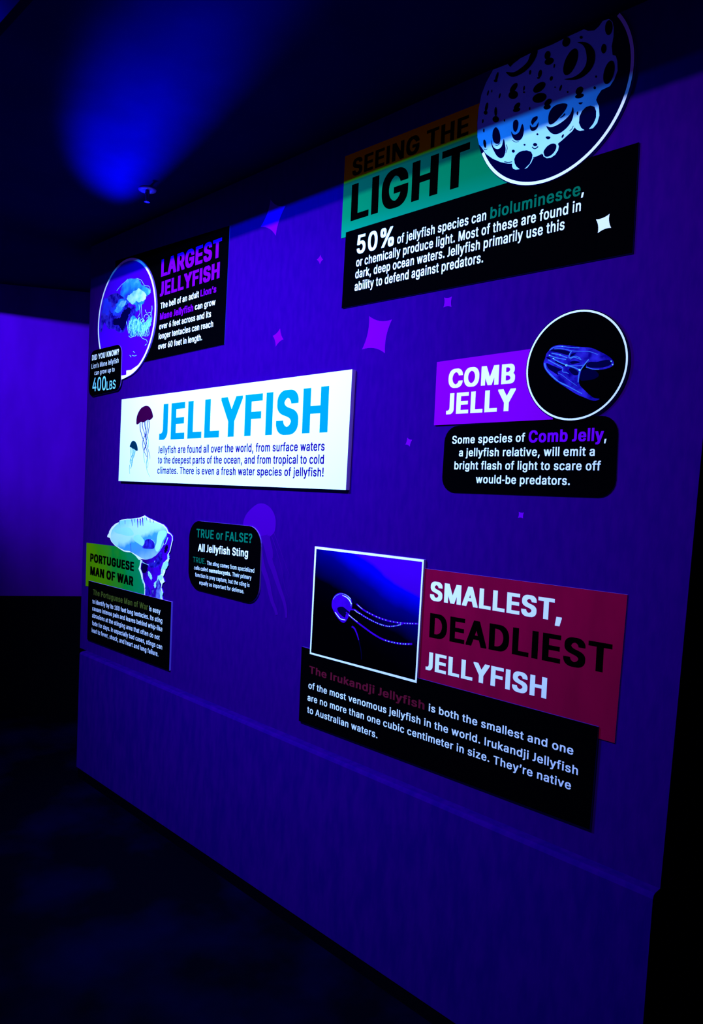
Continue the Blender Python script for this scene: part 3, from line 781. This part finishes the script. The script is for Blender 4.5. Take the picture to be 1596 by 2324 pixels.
flats('picture_print', [catmull(q(p), 3) for p in [
    [(490, 355), (600, 350), (750, 385), (740, 440), (620, 410), (500, 385), (460, 380)], [(1005, 590), (1050, 540), (1160, 540), (1250, 520), (1340, 510), (1380, 555), (1360, 590), (1250, 625), (1130, 630), (1060, 625)],
    [(400, 560), (480, 590), (600, 640), (640, 660), (570, 690), (580, 740), (500, 690), (430, 640)], [(760, 540), (830, 525), (910, 545), (850, 565), (780, 570)], [(740, 650), (810, 640), (880, 690), (870, 740), (800, 730)],
    [(400, 470), (440, 470), (470, 500), (430, 500)], [(780, 420), (850, 408), (800, 440), (760, 470)], [(560, 530), (680, 590), (660, 600), (540, 545)]]], e + 0.0002, 'comb_deep', b)
flats('picture_print', [catmull(q([(920, 700), (980, 650), (1080, 655), (1150, 680), (1195, 745), (1120, 800), (1000, 820), (915, 815)]), 3)], e + 0.0001, 'ink_navy', b)
strips('picture_line', [(q(p), w, w2) for p, w, w2 in [
    ([(450, 365), (520, 320), (640, 308), (780, 325), (900, 328)], 1.6, 1.6), ([(520, 345), (650, 345), (800, 375), (920, 380), (1050, 385), (1180, 430)], 1.4, 1.2), ([(780, 380), (750, 430), (745, 480), (780, 470), (850, 455), (920, 490)], 2.2, 1.4),
    ([(480, 410), (600, 435), (720, 480)], 2.4, 2.2), ([(440, 440), (560, 480), (700, 505)], 2.2, 2.0), ([(500, 490), (600, 545), (710, 590), (820, 625), (900, 660)], 2.4, 2.6), ([(430, 510), (520, 560), (650, 630)], 2.4, 2.0),
    ([(375, 560), (400, 650), (490, 750), (620, 860), (750, 920), (880, 990), (940, 1020)], 2.6, 1.6), ([(450, 720), (560, 820), (700, 890), (800, 950)], 2.0, 1.4), ([(1040, 505), (970, 590), (910, 680), (890, 760), (880, 850)], 2.4, 2.0),
    ([(650, 640), (650, 690), (700, 700), (740, 720)], 1.8, 1.2), ([(1000, 620), (1100, 650), (1200, 655)], 1.6, 1.0), ([(700, 590), (850, 600), (960, 590)], 1.4, 1.2), ([(760, 500), (820, 470), (930, 510)], 1.6, 1.4), ([(580, 710), (640, 740), (760, 830), (860, 900)], 1.0, 0.8)]], e + 0.0003, 'comb_line', b)
stuff(flats('picture_highlight', [q(ell(*c, 0, 10)) for c in [(705, 592, 20, 16), (902, 662, 17, 15), (508, 490, 13, 10), (1380, 530, 10, 10), (1403, 580, 10, 10), (640, 307, 8, 6), (450, 440, 12, 8), (610, 436, 14, 7)]], e + 0.0004, 'ink_cyan_pale', b, 0.00002, True))
settle(sg)

# ------------------------------------------------------------------ sign: PORTUGUESE MAN OF WAR
sg = empty('man_of_war_sign', wall_pt(290, 1490, 0), 'green and black sign PORTUGUESE MAN OF WAR with a cut-out jellyfish, low at left', 'sign')
pg0, pg1 = wall_pt(210, 1330, DA), wall_pt(310, 1265, DA)
grad_mat('heading_green', [(0.0, (0.13, 0.30, 0.0)), (0.35, (0.05, 0.26, 0.003)), (0.65, (0.0, 0.23, 0.02)), (1.0, (0.0, 0.23, 0.07))], tuple(pg0), tuple(pg1), 0.6, 0.7, 9)
b = board('heading_board', [(196.4, 1231.6), (330, 1248), (330, 1352), (194.4, 1329.6)], 0.0, DA, 'heading_green', 'board_edge_violet', sg)
e = DA + 0.0004
text(b, 'PORTUGUESE', (204.5, 1274.2), (303.6, 1296.3), 18.8, 'ink_black', e, 0.055, 5)
text(b, 'MAN OF WAR', (204.5, 1304.3), (302.2, 1330.2), 19.6, 'ink_black', e, 0.055, 5)
q = lambda pts: Z(230, 1160, 0.11278, pts)
cut = q([(120, 520), (125, 480), (150, 450), (160, 400), (210, 320), (280, 255), (350, 225), (375, 185), (410, 172), (470, 165), (530, 155), (600, 155), (690, 140), (780, 130), (830, 105), (875, 85), (940, 130), (1050, 180), (1180, 240), (1260, 275), (1320, 340), (1350, 415), (1400, 455), (1435, 500), (1438, 590), (1410, 700), (1385, 810), (1355, 860),
         (1370, 960), (1345, 1030), (1345, 1100), (1300, 1140), (1280, 1240), (1240, 1320), (1275, 1420), (1230, 1460), (1210, 1540), (1245, 1640), (1225, 1710), (1240, 1800), (1240, 1900), (880, 1800), (865, 1690), (870, 1560), (850, 1450), (810, 1350), (790, 1260), (750, 1160), (775, 1080), (790, 985), (750, 975), (690, 900), (600, 830), (520, 825), (450, 810), (370, 760), (270, 690), (200, 610), (170, 540)])
b = board('jellyfish_cutout', cut, 0.0, 0.005, 'ink_white', 'ink_violet', sg)
b['label'] = 'white and blue cut-out of a Portuguese man of war'
e = 0.0054
def inset(P, k):
    cx = sum(p[0] for p in P) / len(P); cy = sum(p[1] for p in P) / len(P)
    out = []
    n = len(P)
    s = 1 if area2(P) > 0 else -1
    for i in range(n):
        a, c = P[i - 1], P[(i + 1) % n]
        dx, dy = c[0] - a[0], c[1] - a[1]; l = math.hypot(dx, dy) or 1
        out.append((P[i][0] - s * dy / l * k, P[i][1] + s * dx / l * k))
    return out
tent = q([(1330, 440), (1395, 470), (1422, 520), (1420, 590), (1395, 700), (1370, 810), (1330, 870), (1330, 960), (1250, 1040), (1230, 1110), (1200, 1180), (1200, 1260), (1160, 1310), (1180, 1420), (1210, 1480), (1195, 1560), (1215, 1650), (1190, 1720), (1190, 1850), (885, 1790), (880, 1690), (885, 1560), (880, 1470), (840, 1370), (830, 1260), (790, 1160), (800, 1060), (830, 1000), (780, 960), (900, 975), (1060, 920), (1180, 800), (1250, 680), (1270, 560)])
grad_mat('cutout_violet', [(0.0, (0.02, 0.0, 0.12)), (0.4, (0.05, 0.0, 0.34)), (0.6, (0.07, 0.0, 0.4)), (0.72, (0.02, 0.0, 0.2)), (1.0, (0.25, 0.3, 0.8))], tuple(wall_pt(330, 1270, 0)), tuple(wall_pt(372, 1350, 0)), 0.6, 0.9, 30)
flats('picture_print', [tent], e, 'cutout_violet', b)
for k, c in enumerate([(870, 1140, 60, 110, 10, 'ink_navy'), (1150, 1010, 60, 130, 25, 'comb_blue'), (1300, 760, 30, 90, 15, 'ink_navy'), (1030, 1090, 90, 55, 0, 'comb_blue'), (930, 1600, 50, 110, -10, 'comb_blue'), (1180, 900, 30, 80, 20, 'comb_blue'),
                       (1290, 1090, 42, 95, 15, 'moon_white'), (980, 1290, 26, 90, -20, 'moon_white'), (1190, 1340, 45, 60, 20, 'moon_white'), (1085, 1480, 22, 70, 5, 'moon_white'), (1210, 1680, 18, 80, 0, 'moon_white'), (1350, 930, 16, 60, 0, 'moon_white'), (830, 1400, 12, 60, -20, 'moon_white')]):
    flats('picture_print', [ragged(q(ell(*c[:5], 10)), 1.8, 20 + k, 3)], e + 0.00002 + k * 0.000004, c[5], b)
bell = q([(185, 560), (190, 460), (215, 380), (280, 300), (350, 240), (380, 190), (430, 185), (520, 165), (600, 165), (700, 145), (730, 200), (800, 190), (840, 150), (875, 110), (905, 140), (960, 190), (1050, 215), (1160, 250), (1240, 290), (1300, 350), (1325, 430), (1315, 510), (1270, 590), (1235, 690), (1180, 800), (1100, 890), (1010, 950), (910, 975), (820, 950), (740, 900), (640, 840), (560, 800), (470, 790), (380, 745), (290, 690), (220, 620)])
grad_mat('cutout_float', [(0.0, (0.30, 0.68, 0.9)), (0.22, (0.55, 0.8, 0.95)), (0.42, (0.5, 0.78, 0.95)), (0.55, (0.05, 0.32, 0.85)), (0.78, (0.08, 0.28, 0.8)), (1.0, (0.3, 0.5, 0.9))], tuple(wall_pt(320, 1172, 0)), tuple(wall_pt(330, 1268, 0)), 0.6, 0.35, 14)
flats('picture_print', [bell], e + 0.0001, 'cutout_float', b)
flats('picture_print', [catmull(q([(260, 380), (400, 340), (560, 330), (640, 420), (640, 480), (540, 500), (420, 470), (300, 440)]), 3),
                        catmull(q([(1150, 420), (1220, 390), (1300, 400), (1315, 470), (1260, 560), (1220, 640), (1180, 760), (1120, 820), (1080, 740), (1110, 640), (1120, 540)]), 3),
                        catmull(q([(650, 520), (740, 470), (800, 510), (870, 610), (830, 700), (740, 650), (660, 590)]), 3)], e + 0.0002, 'moon_white', b)
flats('picture_print', [catmull(q([(880, 590), (960, 560), (1030, 590), (1070, 660), (1060, 750), (960, 760), (830, 740), (860, 660)]), 3)], e + 0.0002, 'comb_blue', b)
strips('picture_line', [(q(p), w, w2) for p, w, w2 in [([(360, 200), (362, 270)], 1.2, 0.5), ([(475, 185), (478, 265)], 1.2, 0.6), ([(610, 165), (630, 300)], 1.8, 0.7), ([(670, 165), (672, 230)], 1.3, 0.6), ([(730, 150), (735, 330)], 2.6, 0.8), ([(780, 150), (790, 290)], 3, 1),
    ([(825, 130), (840, 300)], 2.6, 0.8), ([(905, 130), (915, 190)], 1.4, 0.6), ([(980, 160), (985, 230)], 1.4, 0.6), ([(1050, 190), (1050, 240)], 1.2, 0.5), ([(590, 650), (600, 820)], 1.0, 0.6)]], e + 0.0003, 'ink_violet', b)
strips('picture_line', [(q(p), w, w2) for p, w, w2 in [([(800, 1010), (870, 1050), (960, 1085)], 1.8, 0.5), ([(1000, 570), (1050, 600), (1075, 650)], 0.9, 0.5), ([(960, 1220), (950, 1290), (1010, 1390)], 2.2, 1.0), ([(1270, 1040), (1230, 1150), (1210, 1260)], 5, 3),
    ([(1150, 1300), (1130, 1380), (1100, 1440)], 3, 1), ([(1075, 1470), (1080, 1540)], 2.4, 1), ([(1075, 1000), (1065, 1030)], 1.2, 0.8), ([(1200, 1640), (1190, 1760)], 2.5, 2), ([(1340, 530), (1300, 640), (1270, 680)], 2.2, 0.7)]], e + 0.0003, 'moon_white', b)
b = board('text_board', [(200.8, 1317.8), (388.9, 1366.2), (384, 1522), (197.9, 1451.3)], 0.0, 0.008, 'board_black', 'board_edge', sg)
e = 0.0084
text(b, 'The Portuguese Man of War', (211.1, 1349.5), (335.6, 1385), 12.6, 'ink_olive_text', e, 0.026, 3, 'dim olive green words')
for s, a, c in [('is easy', (338.5, 1386.4), (363.9, 1393.6)), ('to identify by its 100 feet long tentacles. Its sting', (209.7, 1369.1), (368.2, 1414.4)),
                ('causes intense pain and leaves behind whip-like', (209.4, 1385), (368.2, 1433.4)), ('abrasions at the stinging area that often do not', (209.1, 1400.8), (362.1, 1452.7)),
                ('fade for days. In especially bad cases, stings can', (208.8, 1418.1), (367.9, 1474.3)), ('lead to fever, shock, and heart and lung failure.', (208.2, 1434.5), (359.3, 1490.2))]:
    text(b, s, a, c, 11.5 if s == 'is easy' else 9.8, 'ink_white', e, 0.016, 3)
settle(sg)

# ------------------------------------------------------------------ sign: TRUE or FALSE
sg = empty('true_or_false_sign', wall_pt(510, 1360, 0), 'small rounded black board with teal TRUE or FALSE question and sting text', 'sign')
w = xz([(430.3, 1180.2), (594.2, 1196.5), (587.3, 1374.5), (427, 1333.5)], DB)
b = prism('text_board', rounded(w, 0.075, 8), 0.0, DB, 'board_black', 'board_edge', sg)
e = DB + 0.0004
text(b, 'TRUE or FALSE?', (445.7, 1219.3), (572, 1232.8), 19.5, 'ink_teal_text', e, 0.026, 4, 'dim teal heading')
text(b, 'All Jellyfish Sting', (449.5, 1251), (562.7, 1264.5), 17, 'ink_white', e, 0.026, 4)
text(b, 'TRUE.', (437.9, 1275.5), (466.8, 1280.4), 12.2, 'ink_teal_text', e, 0.012, 3, 'dim teal word')
text(b, 'The sting comes from specialized', (469.6, 1281.8), (576.9, 1299.9), 9.2, 'ink_white', e, 0.006, 3)
text(b, 'cells called', (440.8, 1292.2), (471.7, 1297.6), 8.8, 'ink_white', e, 0.006, 3)
text(b, 'nematocysts.', (474.5, 1298.5), (524.4, 1307.2), 9.2, 'ink_white', e, 0.03, 3)
text(b, 'Their primary', (527.3, 1307.7), (570.5, 1315.8), 9.4, 'ink_white', e, 0.006, 3)
text(b, 'function is prey capture, but the sting is', (442.8, 1308), (566.2, 1332.5), 8.8, 'ink_white', e, 0.006, 3)
text(b, 'equally as important for defense.', (452.3, 1325.9), (553.8, 1346.9), 8.8, 'ink_white', e, 0.006, 3)
settle(sg)

# ------------------------------------------------------------------ sign: SMALLEST, DEADLIEST JELLYFISH
sg = empty('smallest_sign', wall_pt(1020, 1700, 0), 'maroon and black sign SMALLEST, DEADLIEST JELLYFISH with white-framed picture, low at right', 'sign')
b = board('heading_board', [(955, 1289), (1424.5, 1349.8), (1395.3, 1686.4), (935, 1557)], 0.0, DA, 'board_maroon', 'board_edge', sg)
e = DA + 0.0004
text(b, 'SMALLEST,', (975.8, 1361.6), (1274.9, 1411.5), 43, 'ink_white', e, 0.040, 6, 'white heading letters', 1.02)
text(b, 'DEADLIEST', (974.2, 1445.9), (1387, 1530), 55.5, 'ink_black', e, 0.036, 6, 'black heading letters', 1.03)
text(b, 'JELLYFISH', (966.1, 1519.5), (1240, 1586), 41.5, 'ink_white', e, 0.038, 6, 'white heading letters', 1.02)
b = board('text_board', [(684.8, 1467.6), (1358, 1649.6), (1338.7, 1883), (678.2, 1636)], 0.0, DB + 0.002, 'board_black', 'board_edge_violet', sg)
e = DB + 0.0024
text(b, 'The Irukandji Jellyfish', (701.9, 1527.4), (963.3, 1611), 16.8, 'ink_maroon_text', e, 0.028, 4, 'dim maroon words')
text(b, 'is both the smallest and one', (972.9, 1613.7), (1301.2, 1713.9), 17, 'ink_white', e, 0.018)
text(b, 'of the most venomous jellyfish in the world. Irukandji Jellyfish', (700, 1561.9), (1311.7, 1759.6), 14.8, 'ink_white', e, 0.018)
text(b, "are no more than one cubic centimeter in size. They’re native", (698, 1589.4), (1295.7, 1793), 14.8, 'ink_white', e, 0.018)
text(b, 'to Australian waters.', (697.2, 1617), (856.6, 1675.9), 14.8, 'ink_white', e, 0.018)
pc0, pc1 = wall_pt(835, 1465, DC), wall_pt(900, 1275, DC)
grad_mat('picture_sea', [(0.0, (0.0, 0.0, 0.0006)), (0.30, (0.0, 0.0, 0.002)), (0.58, (0.0, 0.0, 0.10)), (0.80, (0.0, 0.0, 0.45)), (0.84, (0.055, 0.0, 0.36)), (1.0, (0.06, 0.0, 0.40))], tuple(pc0), tuple(pc1), 0.6, 0.22, 5)
b = board('picture_board', [(715.1, 1239.9), (962.6, 1270.2), (945.9, 1550.2), (703.4, 1484)], 0.0, DC + 0.001, 'picture_sea', 'board_edge', sg)
b['label'] = 'dark blue square picture with thin white frame'
e = DC + 0.0014
wo = xz([(715.1, 1239.9), (962.6, 1270.2), (945.9, 1550.2), (703.4, 1484)], e)
wi = xz([(718.5, 1245.8), (958.8, 1275.2), (942.6, 1543.6), (706.4, 1480.8)], e)
V = [(x, -e - 0.0004, z) for x, z in wo + wi]
link_mesh('white_border', V, [(0, 1, 5, 4)[::-1], (1, 2, 6, 5)[::-1], (2, 3, 7, 6)[::-1], (3, 0, 4, 7)[::-1]], 'ink_white', b)['label'] = 'thin white frame line'
q = lambda pts: Z(740, 1330, 0.13784, pts)
jb = q([(95, 300), (105, 230), (150, 150), (220, 112), (290, 120), (360, 155), (415, 210), (432, 280), (430, 350), (400, 400), (385, 450), (370, 510), (330, 580), (290, 605), (240, 580), (180, 510), (130, 420), (100, 350)])
mat('irukandji_body', (0.04, 0.0, 0.33), 0.6, 0.2, ((0.065, 0.0, 0.40), 40.0, (1, 1, 1)))
flats('picture_print', [catmull(jb, 3)], e, 'irukandji_body', b)['label'] = 'small violet jellyfish bell'
flats('picture_print', [catmull(q([(190, 360), (270, 340), (340, 390), (390, 440), (330, 460), (310, 520), (240, 470), (200, 420)]), 3), catmull(q([(410, 190), (450, 180), (490, 230), (510, 290), (460, 290), (430, 240)]), 3)], e + 0.0001, 'ink_navy', b)
tk = [(q(p), w, w2) for p, w, w2 in [([(500, 290), (600, 380), (720, 450), (880, 525), (1060, 580), (1250, 610), (1400, 618), (1520, 622)], 3.4, 4.2), ([(400, 385), (480, 395), (600, 480), (740, 560), (880, 625), (1020, 662), (1150, 655), (1260, 625)], 3.4, 3.4),
      ([(330, 430), (420, 520), (520, 600), (640, 690), (780, 790), (920, 870), (1050, 915), (1180, 942), (1300, 955), (1420, 955)], 3.0, 4.6), ([(425, 665), (470, 700), (510, 790), (540, 890)], 4.0, 2.0)]]
strips('tentacle_print', tk, e + 0.0001, 'irukandji_body', b)
strips('tentacle_print', [(q([(540, 890), (565, 1000), (582, 1110), (585, 1210)]), 2.0, 1.0)], e + 0.0001, 'ink_navy', b)
dots = []
for (pts, w0, w1), n0, r in ((tk[0], 16, 1.3), (tk[1], 22, 1.3), (tk[2], 9, 1.6)):
    c = catmull(pts, 10, False)
    for i in range(n0):
        t = 0.25 + 0.74 * i / n0
        if n0 == 9: t = 0.62 + 0.37 * i / n0
        p = c[int(t * (len(c) - 1))]
        dots.append(ell(p[0], p[1], r * random.uniform(0.5, 0.9), r * random.uniform(0.7, 1.1), 0, 8))
for i in range(26):
    a = -2.6 + i * 0.11
    dots.append(ell(*q([(262 + 158 * cos(a), 300 + 172 * sin(a))])[0], 0.7, 0.7, 0, 6))
stuff(flats('picture_highlight', dots, e + 0.0003, 'moon_white', b, 0.00002, True))
strips('picture_line', [(q(p), w, w2) for p, w, w2 in [([(270, 155), (330, 180), (385, 230), (422, 300)], 1.2, 2.6), ([(150, 430), (195, 490), (240, 540), (320, 560)], 1.6, 1.6), ([(300, 135), (360, 165), (410, 215)], 0.9, 0.9), ([(470, 395), (510, 430), (560, 460)], 1.0, 0.6), ([(370, 470), (430, 520), (520, 590)], 1.2, 0.7), ([(520, 310), (600, 380)], 0.9, 0.5)]], e + 0.0004, 'ink_white', b)
settle(sg)

# ------------------------------------------------------------------ scrap on the ledge of the wall's end
s0 = (XRB + 0.0, 0.10)
o = link_mesh('tape_scrap', [(-0.03, -0.012, 0.0), (0.0, -0.014, 0.0), (0.002, 0.012, 0.0), (-0.026, 0.02, 0.0), (-0.03, -0.012, 0.0012), (0.0, -0.014, 0.0012), (0.002, 0.012, 0.0014), (-0.026, 0.02, 0.0012)],
              [(3, 2, 1, 0), (4, 5, 6, 7), (0, 1, 5, 4), (1, 2, 6, 5), (2, 3, 7, 6), (3, 0, 4, 7)], 'scrap_red')
o.location = (XRB + 0.0, 0.06, LEDGE)
o['label'] = 'small dull red scrap at the ledge round the right end of the wall'; o['category'] = 'scrap'
